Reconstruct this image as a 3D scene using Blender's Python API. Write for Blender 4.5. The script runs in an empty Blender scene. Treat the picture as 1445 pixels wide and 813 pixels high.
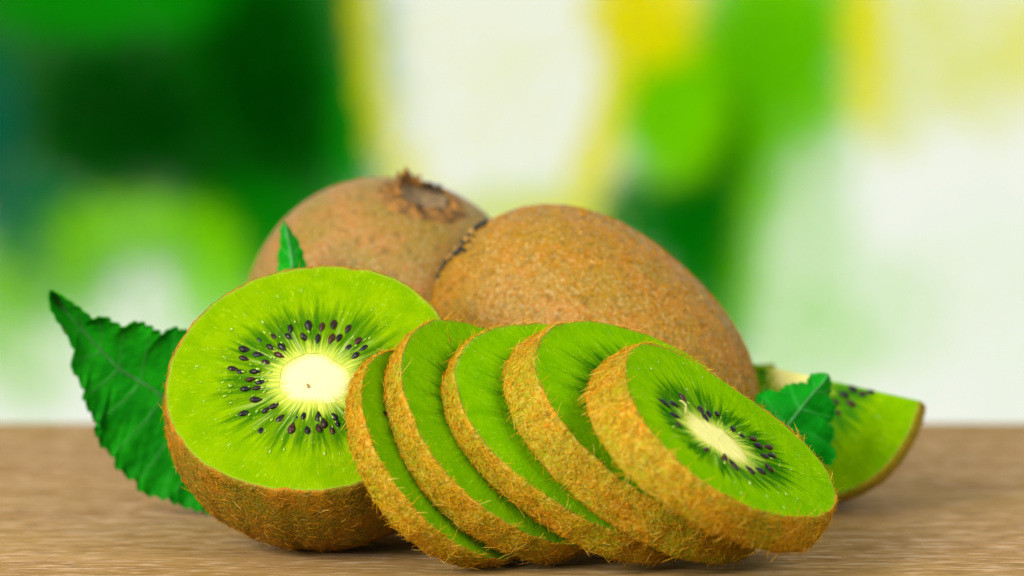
import bpy, math, random
import numpy as np
from mathutils import Matrix, Vector

sc = bpy.context.scene
col = sc.collection
S = 0.01                      # everything below is written in centimetres
rng = np.random.default_rng(7)
random.seed(7)
D2R = math.radians

# ------------------------------------------------------------------ camera
cam_d = bpy.data.cameras.new("camera")
cam_d.lens = 100.0
cam_d.sensor_width = 36.0
cam_d.clip_start = 0.01
cam_d.clip_end = 200.0
cam_d.dof.use_dof = True
cam_d.dof.focus_distance = 49.6 * S
cam_d.dof.aperture_fstop = 11.0
cam_d.dof.aperture_blades = 0
cam = bpy.data.objects.new("camera", cam_d)
col.objects.link(cam)
CAM = np.array([0.0, -50.0, 9.0])
PITCH = math.atan((406.5 - 73.0) / (100 / 36 * 1445))
cam.location = CAM * S
cam.rotation_euler = (math.pi / 2 - PITCH, 0, 0)
sc.camera = cam

# ------------------------------------------------------------------ light
world = bpy.data.worlds.new("World")
sc.world = world
world.use_nodes = True
bg = world.node_tree.nodes["Background"]
bg.inputs["Color"].default_value = (0.93, 0.97, 0.86, 1)
bg.inputs["Strength"].default_value = 0.94

def area(name, loc, target, size, power, colr):
    l = bpy.data.lights.new(name, 'AREA')
    l.shape = 'RECTANGLE'
    l.size, l.size_y = size[0] * S, size[1] * S
    l.energy = power
    l.color = colr
    o = bpy.data.objects.new(name, l)
    col.objects.link(o)
    o.location = Vector(loc) * S
    o.rotation_euler = (Vector(target) - Vector(loc)).to_track_quat('-Z', 'Y').to_euler()
    return o
area("softbox_key", (-58, -62, 44), (0, 2, 2), (45, 45), 21.0, (1.0, 0.96, 0.88))
area("softbox_fill", (50, -60, 45), (2, 2, 2), (40, 40), 5.0, (1.0, 0.97, 0.92))

vs = sc.view_settings
vs.view_transform = 'Standard'
vs.look = 'None'
vs.exposure = 0.0
vs.gamma = 1.0
sc.render.engine = 'CYCLES'
sc.cycles.use_denoising = True
sc.cycles.max_bounces = 12
sc.cycles.diffuse_bounces = 8
sc.cycles.transparent_max_bounces = 8
sc.cycles.caustics_reflective = False
sc.cycles.caustics_refractive = False

# ------------------------------------------------------------------ helpers
def tag(o, label=None, cat=None, group=None, kind=None):
    for k, v in (("label", label), ("category", cat), ("group", group), ("kind", kind)):
        if v:
            o[k] = v
    return o

def mesh_np(name, V, F, attrs=None, smooth=True):
    """V (n,3) in cm, F list of index arrays (each (m,3) or (m,4))."""
    me = bpy.data.meshes.new(name)
    V = np.asarray(V, np.float32) * S
    me.vertices.add(len(V))
    me.vertices.foreach_set("co", V.ravel())
    idx, tot = [], []
    for f in F:
        f = np.asarray(f, np.int32)
        if len(f) == 0:
            continue
        idx.append(f.ravel())
        tot.append(np.full(len(f), f.shape[1], np.int32))
    idx = np.concatenate(idx)
    tot = np.concatenate(tot)
    me.loops.add(len(idx))
    me.loops.foreach_set("vertex_index", idx)
    me.polygons.add(len(tot))
    st = np.concatenate([[0], np.cumsum(tot)[:-1]]).astype(np.int32)
    me.polygons.foreach_set("loop_start", st)
    me.polygons.foreach_set("use_smooth", np.full(len(tot), smooth, bool))
    me.update(calc_edges=True)
    me.validate()
    for k, a in (attrs or {}).items():
        a = np.asarray(a, np.float32)
        if a.ndim == 1:
            at = me.attributes.new(k, 'FLOAT', 'POINT')
            at.data.foreach_set("value", a)
        else:
            at = me.attributes.new(k, 'FLOAT_VECTOR', 'POINT')
            at.data.foreach_set("vector", a.ravel())
    return me

def obj(name, me, mat, parent=None, M=None):
    o = bpy.data.objects.new(name, me)
    col.objects.link(o)
    if mat and not me.materials:
        me.materials.append(mat)
    if parent:
        o.parent = parent
    if M is not None:
        o.matrix_local = M
    return o

def empty(name, loc):
    o = bpy.data.objects.new(name, None)
    o.empty_display_size = 0.01
    col.objects.link(o)
    o.location = Vector(loc) * S
    return o

def grid_faces(nu, nv, wrap_u=False, off=0, flip=False):
    """grid index = i*nv + j (i over u, j over v)."""
    I = np.arange(nu if wrap_u else nu - 1)
    J = np.arange(nv - 1)
    i, j = np.meshgrid(I, J, indexing='ij')
    i2 = (i + 1) % nu
    f = np.stack([i * nv + j, i2 * nv + j, i2 * nv + j + 1, i * nv + j + 1], -1).reshape(-1, 4)
    if flip:
        f = f[:, ::-1]
    return f + off

def four(x, t):
    K = (len(x) - 1) // 2
    r = np.full_like(t, x[0])
    for k in range(1, K + 1):
        r = r + x[2 * k - 1] * np.cos(k * t) + x[2 * k] * np.sin(k * t)
    return r

def ripple(t, seed, amps):
    """smooth periodic noise: amps = [(freq, amp)]"""
    g = np.random.default_rng(seed)
    r = np.zeros_like(t)
    for f, a in amps:
        r = r + a * np.sin(f * t + g.uniform(0, 6.28))
    return r

def basis(az, el):
    n = np.array([math.cos(el) * math.sin(az), -math.cos(el) * math.cos(az), math.sin(el)])
    u = np.cross([0, 0, 1], n)
    u /= np.linalg.norm(u)
    w = np.cross(n, u)
    return n, u, w

def plane_matrix(n, u, w, c, root):
    M = Matrix.Identity(4)
    for i in range(3):
        M[i][0], M[i][1], M[i][2] = u[i], w[i], n[i]
        M[i][3] = (c[i] - root[i]) * S
    return M

def tube(pts, rad, ns=6):
    """closed tube along pts (n,3); rad scalar or (n,)"""
    pts = np.asarray(pts, float)
    n = len(pts)
    rad = np.broadcast_to(np.asarray(rad, float), (n,))
    T = np.gradient(pts, axis=0)
    T /= np.linalg.norm(T, axis=1)[:, None] + 1e-9
    ref = np.array([0.31, 0.2, 0.93])
    A = np.cross(T, ref)
    A /= np.linalg.norm(A, axis=1)[:, None] + 1e-9
    B = np.cross(T, A)
    th = np.linspace(0, 2 * np.pi, ns, endpoint=False)
    V = pts[:, None] + rad[:, None, None] * (np.cos(th)[None, :, None] * A[:, None] + np.sin(th)[None, :, None] * B[:, None])
    V = V.transpose(1, 0, 2).reshape(-1, 3)
    F = grid_faces(ns, n, True)
    return V, F

def join(parts):
    V, F3, F4, o = [], [], [], 0
    for v, f in parts:
        f = np.asarray(f)
        V.append(v)
        (F4 if f.shape[1] == 4 else F3).append(f + o)
        o += len(v)
    return np.concatenate(V), [np.concatenate(x) for x in (F3, F4) if x]

def hair_mesh(P, N, T, L, lift, r0, curl, g, hv=None):
    """tapered three-sided hairs; P,N,T (n,3), L,lift (n,)"""
    n = len(P)
    K = 4
    side = np.cross(N, T)
    ca, sa = np.cos(lift)[:, None], np.sin(lift)[:, None]
    c1 = g.normal(0, curl, (n, 1))
    c2 = g.normal(0, curl * 0.5, (n, 1))
    pts = []
    for k in range(K):
        s = k / (K - 1)
        d = T * ca * s + N * (sa * s - 0.5 * c2 * s * s) + side * (c1 * s * s)
        pts.append(P + d * L[:, None] - N * 0.008 * (1 - s))
    pts = np.stack(pts, 1)
    th = np.arange(3) * 2 * np.pi / 3
    A = side
    B = N * ca - T * sa
    off = np.cos(th)[None, :, None] * A[:, None] + np.sin(th)[None, :, None] * B[:, None]
    rr = r0 * g.uniform(0.7, 1.3, n)
    taper = [1.0, 0.9, 0.7]
    V = [pts[:, k, None, :] + off * (rr[:, None, None] * taper[k]) for k in range(3)]
    V = np.concatenate(V + [pts[:, 3:4]], 1)          # (n,10,3)
    base = (np.arange(n) * 10)[:, None, None]
    q = []
    for k in range(2):
        for i in range(3):
            j = (i + 1) % 3
            q.append([k * 3 + i, k * 3 + j, k * 3 + 3 + j, k * 3 + 3 + i])
    t = [[6 + i, 6 + (i + 1) % 3, 9] for i in range(3)]
    F4 = (np.array(q)[None] + base).reshape(-1, 4)
    F3 = (np.array(t)[None] + base).reshape(-1, 3)
    if hv is None:
        hv = g.uniform(0, 1, n)
    at = np.repeat(hv, 10)
    return mesh_np("fuzz", V.reshape(-1, 3), [F3, F4], {"hv": at})

# ------------------------------------------------------------------ node helpers
class NT:
    def __init__(self, name):
        self.m = bpy.data.materials.new(name)
        self.m.use_nodes = True
        self.t = self.m.node_tree
        self.b = self.t.nodes["Principled BSDF"]
        self.out = self.t.nodes["Material Output"]
    def n(self, typ, **kw):
        x = self.t.nodes.new(typ)
        for k, v in kw.items():
            setattr(x, k, v)
        return x
    def l(self, a, b):
        self.t.links.new(a, b)
    def val(self, x, sock):
        if isinstance(x, (int, float, tuple, list)):
            sock.default_value = x
        else:
            self.l(x, sock)
    def math(self, op, a, b=0.0, c=0.0):
        x = self.n('ShaderNodeMath', operation=op)
        self.val(a, x.inputs[0]); self.val(b, x.inputs[1])
        if op in ('MULTIPLY_ADD',):
            self.val(c, x.inputs[2])
        return x.outputs[0]
    def step(self, x, a, b, lo=0.0, hi=1.0):
        r = self.n('ShaderNodeMapRange', interpolation_type='SMOOTHSTEP')
        self.val(x, r.inputs[0])
        r.inputs[1].default_value, r.inputs[2].default_value = a, b
        r.inputs[3].default_value, r.inputs[4].default_value = lo, hi
        return r.outputs[0]
    def mix(self, f, a, b):
        x = self.n('ShaderNodeMix', data_type='RGBA')
        self.val(f, x.inputs[0])
        self.val(a if not isinstance(a, (tuple, list)) else (*a[:3], 1), x.inputs[6])
        self.val(b if not isinstance(b, (tuple, list)) else (*b[:3], 1), x.inputs[7])
        return x.outputs[2]
    def coords(self, scale=(1, 1, 1), loc=(0, 0, 0)):
        tc = self.n('ShaderNodeTexCoord')
        mp = self.n('ShaderNodeMapping')
        mp.inputs['Scale'].default_value = tuple(s / S for s in scale)
        mp.inputs['Location'].default_value = loc
        self.l(tc.outputs['Object'], mp.inputs[0])
        return mp.outputs[0]
    def noise(self, vec, scale=1.0, detail=2.0, rough=0.5, dist=0.0):
        x = self.n('ShaderNodeTexNoise')
        self.l(vec, x.inputs['Vector'])
        x.inputs['Scale'].default_value = scale
        x.inputs['Detail'].default_value = detail
        x.inputs['Roughness'].default_value = rough
        x.inputs['Distortion'].default_value = dist
        return x.outputs['Fac']
    def voro(self, vec, scale=1.0, feature='F1'):
        x = self.n('ShaderNodeTexVoronoi', feature=feature)
        self.l(vec, x.inputs['Vector'])
        x.inputs['Scale'].default_value = scale
        return x.outputs['Distance']
    def bump(self, h, strength, dist):
        x = self.n('ShaderNodeBump')
        x.inputs['Strength'].default_value = strength
        x.inputs['Distance'].default_value = dist * S
        self.l(h, x.inputs['Height'])
        self.l(x.outputs[0], self.b.inputs['Normal'])
        return x.outputs[0]
    def attr(self, name):
        x = self.n('ShaderNodeAttribute', attribute_name=name)
        return x
    def set(self, color=None, rough=None, spec=None, sss=None, radius=(0.2, 0.35, 0.05), scale=0.4, albedo=0.62):
        if color is not None and not isinstance(color, tuple):
            mu = self.n('ShaderNodeMix', data_type='RGBA', blend_type='MULTIPLY')
            mu.inputs[0].default_value = 1.0
            self.l(color, mu.inputs[6]); mu.inputs[7].default_value = (albedo, albedo, albedo, 1)
            color = mu.outputs[2]
        if color is not None:
            self.val(color if not isinstance(color, tuple) else (*color, 1), self.b.inputs['Base Color'])
        if rough is not None:
            self.val(rough, self.b.inputs['Roughness'])
        if spec is not None:
            self.b.inputs['Specular IOR Level'].default_value = spec
        if sss:
            self.b.inputs['Subsurface Weight'].default_value = sss
            self.b.inputs['Subsurface Radius'].default_value = radius
            self.b.inputs['Subsurface Scale'].default_value = scale * S

def flesh_material(name, main, dark, pale, ring=(0.06, 0.16, 0.36, 0.62), darkamt=1.0):
    k = NT(name)
    pol = k.attr('pol').outputs['Vector']
    sep = k.n('ShaderNodeSeparateXYZ'); k.l(pol, sep.inputs[0])
    s = sep.outputs[2]
    def strk(a, b, sc_, det):
        m = k.n('ShaderNodeVectorMath', operation='MULTIPLY')
        k.l(pol, m.inputs[0]); m.inputs[1].default_value = (a, a, b)
        return k.noise(m.outputs[0], sc_, det, 0.55)
    stA = strk(6.0, 1.0, 1.6, 2.0)
    stB = strk(10.0, 1.2, 1.6, 2.0)
    co = k.coords()
    blot = k.noise(co, 2.2, 3.0)
    s2 = k.math('ADD', s, k.math('MULTIPLY', k.math('SUBTRACT', stB, 0.5), 0.55))
    up_ = k.step(s2, ring[0], ring[1])
    dn_ = k.step(s2, ring[2], ring[3], 1.0, 0.0)
    rm = k.math('MULTIPLY', k.math('MULTIPLY', up_, dn_), k.step(stA, 0.28, 0.62, 0.35 * darkamt, darkamt))
    base = k.mix(k.step(blot, 0.3, 0.7), main, tuple(c * f for c, f in zip(main, (0.72, 0.86, 0.8))))
    # faint radial fibres all the way out
    base = k.mix(k.math('MULTIPLY', k.step(stB, 0.42, 0.75), k.step(s, 0.3, 0.9, 0.34, 0.06)), base, (main[0] * 1.4 + .01, main[1] * 1.3 + .02, main[2]))
    c1 = k.mix(rm, base, dark)
    pm = k.math('MULTIPLY', k.step(stB, 0.56, 0.68), k.step(s, 0.05, 0.52, 0.75, 0.0))
    c2 = k.mix(pm, c1, pale)
    c3 = k.mix(k.step(s2, -0.10, 0.18, 1.0, 0.0), c2, (0.66, 0.68, 0.13))
    sp = k.step(k.voro(co, 11.0), 0.10, 0.2, 0.5, 0.0)
    spm = k.math('MULTIPLY', sp, k.step(k.noise(co, 3.0), 0.45, 0.65))
    c4 = k.mix(spm, c3, (main[0] * 1.5 + .1, main[1] * 1.4 + .1, main[2] + .05))
    fm = k.n('ShaderNodeVectorMath', operation='MULTIPLY')
    k.l(pol, fm.inputs[0]); fm.inputs[1].default_value = (62, 62, 13)
    fl = k.math('MULTIPLY', k.step(k.noise(fm.outputs[0], 1.0, 1.0), 0.62, 0.72), k.step(k.noise(co, 1.6, 2.0), 0.35, 0.6, 0.05, 0.4))
    c4 = k.mix(fl, c4, (main[0] * 1.7 + .06, main[1] * 1.5 + .06, main[2] + .02))
    fd = k.math('MULTIPLY', k.step(k.noise(fm.outputs[0], 0.55, 2.0), 0.56, 0.70), k.step(s, 0.25, 0.9, 0.55, 0.15))
    c4 = k.mix(fd, c4, tuple(x * .55 for x in main))
    c5 = k.mix(k.step(s, 0.965, 1.0, 0.0, 0.45), c4, (0.33, 0.36, 0.04))
    k.set(c5, 0.36, 0.0, sss=0.3)
    k.val(k.math('MULTIPLY', k.step(spm, 0.25, 0.5), 0.6), k.b.inputs['Specular IOR Level'])
    k.val(k.step(k.noise(co, 6.0, 2.0), 0.35, 0.7, 0.2, 0.5), k.b.inputs['Roughness'])
    h = k.math('ADD', k.math('MULTIPLY', stB, 0.8), k.math('ADD', k.math('MULTIPLY', k.noise(co, 9.0, 3.0), 0.8), k.math('MULTIPLY', sp, 0.5)))
    k.bump(h, 0.35, 0.05)
    return k.m

def skin_material(name, base, olive, fleck, pale, pale_amt=0.5, blotch=None, rough=0.45, spec=0.06):
    k = NT(name)
    co = k.coords()
    n1 = k.noise(co, 1.1, 4.0, 0.6)
    n2 = k.noise(co, 5.5, 3.0, 0.6)
    n3 = k.noise(co, 14.0, 2.0, 0.6)
    c = k.mix(k.step(n1, 0.35, 0.62), base, olive)
    c = k.mix(k.math('MULTIPLY', k.step(n2, 0.5, 0.66), 0.8), c, tuple(x * 0.62 for x in olive))
    c = k.mix(k.math('MULTIPLY', k.step(n3, 0.52, 0.64), pale_amt), c, pale)
    fl = k.step(k.voro(co, 6.5), 0.13, 0.26, 1.0, 0.0)
    flm = k.math('MULTIPLY', fl, k.step(k.noise(co, 2.6, 2.0), 0.46, 0.6, 0.0, 0.85))
    c = k.mix(flm, c, fleck)
    if blotch:
        pos, rad, bc = blotch
        d = k.n('ShaderNodeVectorMath', operation='DISTANCE')
        k.l(co, d.inputs[0]); d.inputs[1].default_value = pos
        dd = k.math('ADD', d.outputs['Value'], k.math('MULTIPLY', n3, rad * 0.9))
        c = k.mix(k.step(dd, rad * 0.7, rad * 1.5, 0.8, 0.0), c, bc)
    k.set(c, rough, spec)
    h = k.math('ADD', k.math('MULTIPLY', n3, 0.7), k.math('ADD', k.math('MULTIPLY', fl, 0.5), k.math('MULTIPLY', k.noise(co, 30.0, 2.0), 0.5)))
    k.bump(h, 0.8, 0.05)
    return k.m

def hair_material(name, a, b, c):
    k = NT(name)
    hv = k.attr('hv').outputs['Fac']
    x = k.mix(k.step(hv, 0.1, 0.6), a, b)
    x = k.mix(k.step(hv, 0.72, 1.0), x, c)
    k.set(x, 0.5, 0.04)
    return k.m

def leaf_material(name, main, light, trans=0.3):
    k = NT(name)
    co = k.coords()
    n1 = k.noise(co, 1.3, 3.0)
    c = k.mix(k.step(n1, 0.3, 0.7), main, light)
    c = k.mix(k.math('MULTIPLY', k.step(k.voro(co, 2.2), 0.05, 0.12, 1.0, 0.0), k.step(k.noise(co, .9), .5, .6)), c, (0.3, 0.36, 0.03))
    vn = k.attr('vein').outputs['Fac']
    c = k.mix(k.math('MULTIPLY', vn, 0.45), c, tuple(min(1, x * 2.2 + 0.02) for x in light))
    k.set(c, 0.45, 0.03)
    h = k.math('ADD', k.noise(co, 7.0, 3.0), k.math('MULTIPLY', k.voro(co, 6.0), 0.8))
    nrm = k.bump(h, 0.6, 0.04)
    tr = k.n('ShaderNodeBsdfTranslucent')
    k.val(k.mix(0.5, c, (0.08, 0.4, 0.01)), tr.inputs[0])
    ms = k.n('ShaderNodeMixShader'); ms.inputs[0].default_value = trans
    k.l(k.b.outputs[0], ms.inputs[1]); k.l(tr.outputs[0], ms.inputs[2])
    k.l(ms.outputs[0], k.out.inputs[0])
    return k.m

def plain(name, colr, rough=0.6, spec=0.3, nscale=6.0, var=0.5, bump=0.4):
    k = NT(name)
    co = k.coords()
    n = k.noise(co, nscale, 3.0)
    c = k.mix(k.step(n, 0.3, 0.7), tuple(x * (1 - var) for x in colr), tuple(min(1, x * (1 + var * .6)) for x in colr))
    k.set(c, rough, spec)
    k.bump(n, bump, 0.04)
    return k.m

M_FLESH_HALF = flesh_material("flesh_bright", (0.205, 0.355, 0.0005), (0.035, 0.14, 0.002), (0.46, 0.58, 0.14))
M_FLESH = flesh_material("flesh_green", (0.20, 0.43, 0.0005), (0.014, 0.125, 0.002), (0.30, 0.55, 0.08), ring=(0.05, 0.14, 0.34, 0.58))
M_FLESH_MID = flesh_material("flesh_mid", (0.185, 0.41, 0.0005), (0.010, 0.105, 0.002), (0.30, 0.55, 0.08), ring=(0.05, 0.14, 0.44, 0.80))
M_FLESH_WEDGE = flesh_material("flesh_wedge", (0.22, 0.44, 0.0005), (0.03, 0.2, 0.006), (0.42, 0.65, 0.12))
M_SKIN_SLICE = skin_material("skin_slice", (0.52, 0.25, 0.008), (0.30, 0.30, 0.006), (0.78, 0.20, 0.006), (0.68, 0.50, 0.10), 0.4)
M_SKIN_HALF = skin_material("skin_half", (0.42, 0.18, 0.006), (0.21, 0.17, 0.006), (0.56, 0.16, 0.006), (0.48, 0.30, 0.09), 0.35)
M_HAIR_GOLD = hair_material("hair_gold", (0.46, 0.15, 0.003), (0.78, 0.40, 0.010), (0.95, 0.66, 0.10))
M_HAIR_BROWN = hair_material("hair_brown", (0.44, 0.16, 0.004), (0.62, 0.28, 0.008), (0.80, 0.50, 0.10))

def core_material(name, alb, cream):
    k = NT(name)
    cs = k.attr('pol').outputs['Vector']
    sp_ = k.n('ShaderNodeSeparateXYZ'); k.l(cs, sp_.inputs[0])
    mm = k.n('ShaderNodeVectorMath', operation='MULTIPLY'); k.l(cs, mm.inputs[0]); mm.inputs[1].default_value = (9, 9, 1.0)
    fib = k.noise(mm.outputs[0], 1.5, 2.0)
    e_ = k.math('ADD', sp_.outputs[2], k.math('MULTIPLY', k.math('SUBTRACT', fib, 0.5), 0.35))
    cc = k.mix(k.step(e_, 0.62, 0.96), (0.95, 0.91, cream), (0.62, 0.68, 0.09))
    k.set(cc, 0.4, 0.1, albedo=alb)
    k.bump(k.math('ADD', k.noise(k.coords(), 8.0, 3.0), fib), 0.35, 0.04)
    return k.m
M_CORE = core_material("core_pale", 0.47, 0.46)
M_CORE_SLICE = core_material("core_slice", 0.58, 0.30)

k = NT("seed_black")
co = k.coords()
oi = k.n('ShaderNodeObjectInfo')
c = k.mix(k.step(oi.outputs['Random'], 0.55, 1.0), (0.006, 0.005, 0.008), (0.045, 0.010, 0.006))
c = k.mix(k.math('MULTIPLY', k.step(k.noise(co, 12.0, 2.0), 0.55, 0.7), 0.5), c, (0.10, 0.035, 0.015))
k.set(c, 0.3, 0.18)
k.bump(k.voro(co, 45.0), 0.25, 0.02)
M_SEED = k.m

# ------------------------------------------------------------------ table
k = NT("table_wood")
g1 = k.noise(k.coords((0.10, 1.5, 1)), 1.0, 5.0, 0.62, 0.6)
g2 = k.noise(k.coords((0.55, 4.2, 1), (3, 1, 0)), 1.0, 4.0, 0.62, 0.3)
g3 = k.noise(k.coords((1.5, 9.5, 1), (7, 2, 0)), 1.0, 3.0, 0.6)
g4 = k.noise(k.coords((0.05, 0.16, 1)), 1.0, 2.0)
c = k.mix(k.step(g1, 0.3, 0.7), (0.38, 0.205, 0.07), (0.54, 0.33, 0.13))
c = k.mix(k.math('MULTIPLY', k.step(g2, 0.52, 0.68), 0.8), c, (0.76, 0.53, 0.34))
c = k.mix(k.math('MULTIPLY', k.step(g2, 0.28, 0.44, 1.0, 0.0), 0.65), c, (0.21, 0.11, 0.045))
c = k.mix(k.math('MULTIPLY', k.step(g3, 0.54, 0.66), 0.7), c, (0.90, 0.64, 0.43))
c = k.mix(k.math('MULTIPLY', k.step(g3, 0.36, 0.45, 1.0, 0.0), 0.8), c, (0.22, 0.12, 0.05))
c = k.mix(k.math('MULTIPLY', k.step(g4, 0.4, 0.65), 0.45), c, (0.44, 0.27, 0.07))
k.set(c, 0.6, 0.03, albedo=0.54)
k.bump(k.math('ADD', g2, k.math('MULTIPLY', g3, 0.9)), 0.6, 0.05)
M_WOOD = k.m

def table():
    x0, x1, y0, y1, th, bv = -60, 60, -30, 18.8, 2.4, 0.15
    prof = [(y0, -th), (y0, -bv), (y0 + bv * .3, -bv * .3), (y0 + bv, 0)] 
    prof += [(y, 0) for y in np.linspace(y0 + 4, y1 - 4, 12)]
    prof += [(y1 - bv, 0), (y1 - bv * .3, -bv * .3), (y1, -bv), (y1, -th)]
    prof = np.array(prof)
    X = np.linspace(x0, x1, 30)
    V = np.array([[x, y, z] for x in X for y, z in prof])
    n = len(prof)
    F = [grid_faces(30, n)]
    # underside and ends
    und = np.array([[i * n, i * n + n - 1, (i + 1) * n + n - 1, (i + 1) * n] for i in range(29)])
    F.append(und)
    V2 = list(V)
    tri = []
    for e in (0, 29):
        V2.append([X[e], 0, -th / 2]); ci = len(V2) - 1
        for j in range(n):
            a, b = e * n + j, e * n + (j + 1) % n
            tri.append([a, b, ci])
    F.append(np.array(tri))
    o = obj("wooden_table", mesh_np("wooden_table", np.array(V2), F, smooth=False), M_WOOD)
    tag(o, "brown wooden tabletop with fine horizontal grain under the fruit", "table")
table()

# ------------------------------------------------------------------ seeds
def seed_mesh():
    nu, nv = 10, 9
    t = np.linspace(0, 1, nv)
    prof = np.sin(np.pi * t) ** 0.75 * (0.55 + 0.65 * t)     # blunt outer end, pointed inner end
    th = np.linspace(0, 2 * np.pi, nu, endpoint=False)
    V = []
    for a in th:
        for q, r in zip(t, prof):
            V.append([(q - 0.5) * 0.21, 0.058 * r * math.cos(a), 0.040 * r * math.sin(a)])
    return mesh_np("seed", np.array(V), [grid_faces(nu, nv, True)])
SEED = seed_mesh()
SEED.materials.append(M_SEED)

def put_seeds(root, M, pts, centre, g, zfun=None, k=1.0):
    for (x, y) in pts:
        o = bpy.data.objects.new("seed", SEED)
        col.objects.link(o)
        o.parent = root
        a = math.atan2(y - centre[1], x - centre[0]) + g.normal(0, 0.16)
        sc_ = k * g.uniform(0.82, 1.12)
        L = Matrix.Translation(Vector((x, y, (zfun(x, y) if zfun else 0) + g.uniform(-0.022, 0.010))) * S) @ Matrix.Rotation(a, 4, 'Z') @ Matrix.Rotation(g.normal(0, 0.15), 4, 'Y') @ Matrix.Diagonal((sc_, sc_ * g.uniform(.85, 1.1), sc_, 1))
        o.matrix_local = M @ L

# ------------------------------------------------------------------ slices and halves share these builders
NT_ = 192
TH = np.linspace(0, 2 * np.pi, NT_, endpoint=False)

def face_parts(root, M, R, core_c, core_r, seed, m_flesh, zrel=0.03, back=None, core_e=(0, 0)):
    """flesh ring + pale core on the plane z=0 of M; R(theta) = outline radius about 0, core about core_c"""
    core_rad = core_r + ripple(TH, seed + 5, [(2, .03), (3, .03), (5, .015), (9, .006)])
    core_rad = core_rad * (1 + core_e[0] * np.cos(2 * (TH - core_e[1])))
    ox, oy = R * np.cos(TH), R * np.sin(TH)
    ns = 36
    s = np.linspace(0, 1, ns)
    g = np.random.default_rng(seed)
    rel = ripple(TH, seed, [(3, .3), (7, .3), (11, .25), (23, .35), (31, .3), (47, .3)])
    cx_, cy_ = core_c[0] + .88 * core_rad * np.cos(TH), core_c[1] + .88 * core_rad * np.sin(TH)
    X = cx_[:, None] * (1 - s) + ox[:, None] * s
    Y = cy_[:, None] * (1 - s) + oy[:, None] * s
    bump = np.exp(-((s - 0.25) / 0.2) ** 2)
    Zr = zrel * (-0.5 * bump[None] + 0.35 * rel[:, None] * bump[None] + 0.22 * np.sin(X * 2.1 + seed) * np.cos(Y * 1.7 + seed * 2) + 0.25 * np.clip((s - .93) / .07, 0, 1)[None])
    V = np.stack([X, Y, Zr], -1).reshape(-1, 3)
    pol = np.stack([np.cos(TH)[:, None] + 0 * s, np.sin(TH)[:, None] + 0 * s, 0 * TH[:, None] + s], -1).reshape(-1, 3)
    F = [grid_faces(NT_, ns, True, flip=True)]
    if back is not None:                                   # rear cut face of a slice
        Rb, t = back
        ns2 = 8
        s2 = np.linspace(0, 1, ns2)
        rr = Rb[:, None] * (1 - s2[None])
        V2 = np.stack([rr * np.cos(TH)[:, None], rr * np.sin(TH)[:, None], np.full_like(rr, -t)], -1).reshape(-1, 3)
        F.append(grid_faces(NT_, ns2, True, off=len(V), flip=True))
        V = np.concatenate([V, V2])
        pol = np.concatenate([pol, np.stack([np.repeat(np.cos(TH), ns2), np.repeat(np.sin(TH), ns2), np.tile(1 - s2 * .8, NT_)], -1)])
    obj("flesh", mesh_np("flesh", V, F, {"pol": pol}), m_flesh, root, M)
    # core: slightly domed pale disc, closed sides
    nr = 10
    q = np.concatenate([np.linspace(0.02, 1.0, nr), [1.015]])
    Xc = core_c[0] + core_rad[:, None] * q * np.cos(TH)[:, None]
    Yc = core_c[1] + core_rad[:, None] * q * np.sin(TH)[:, None]
    Zc = np.tile(0.006 - 0.012 * q ** 4, (NT_, 1)) - zrel * .25 + 0.006 * ripple(TH, seed + 9, [(5, .4), (9, .4), (14, .4)])[:, None] * q
    Zc[:, -1] = -0.25
    Vc = np.stack([Xc, Yc, Zc], -1).reshape(-1, 3)
    polc = np.stack([np.cos(TH)[:, None] + 0 * q, np.sin(TH)[:, None] + 0 * q, 0 * TH[:, None] + q], -1).reshape(-1, 3)
    Vc = np.concatenate([Vc, [[core_c[0], core_c[1], 0.022 - zrel * .3]]])
    polc = np.concatenate([polc, [[0, 0, 0]]])
    nq = len(q)
    fan = np.stack([np.arange(NT_) * nq, ((np.arange(NT_) + 1) % NT_) * nq, np.full(NT_, NT_ * nq)], -1)
    obj("core", mesh_np("core", Vc, [fan, grid_faces(NT_, nq, True, flip=True)], {"pol": polc}), M_CORE_SLICE if back is not None else M_CORE, root, M)

def surf_samples(P, n, g, weight=None, jlo=0.0, jhi=1.0):
    """P (NT,m,3) wrapped grid -> random points, normals, du, dv tangents"""
    nt, m = P.shape[:2]
    Pu = np.roll(P, -1, 0)
    A = np.linalg.norm(np.cross(Pu[:, :-1] - P[:, :-1], P[:, 1:] - P[:, :-1]), axis=-1)
    if weight is not None:
        A = A * weight[:, :-1]
    p = (A / A.sum()).ravel()
    idx = g.choice(len(p), n, p=p)
    i, j = idx // (m - 1), idx % (m - 1)
    a, b = g.uniform(0, 1, (2, n, 1))
    p00, p10 = P[i, j], P[(i + 1) % nt, j]
    p01, p11 = P[i, j + 1], P[(i + 1) % nt, j + 1]
    pos = p00 * (1 - a) * (1 - b) + p10 * a * (1 - b) + p01 * (1 - a) * b + p11 * a * b
    du = (p10 - p00); dv = (p01 - p00)
    du /= np.linalg.norm(du, axis=1)[:, None] + 1e-9
    dv /= np.linalg.norm(dv, axis=1)[:, None] + 1e-9
    N = np.cross(du, dv)
    N /= np.linalg.norm(N, axis=1)[:, None] + 1e-9
    return pos, N, du, dv, i, j

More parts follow.
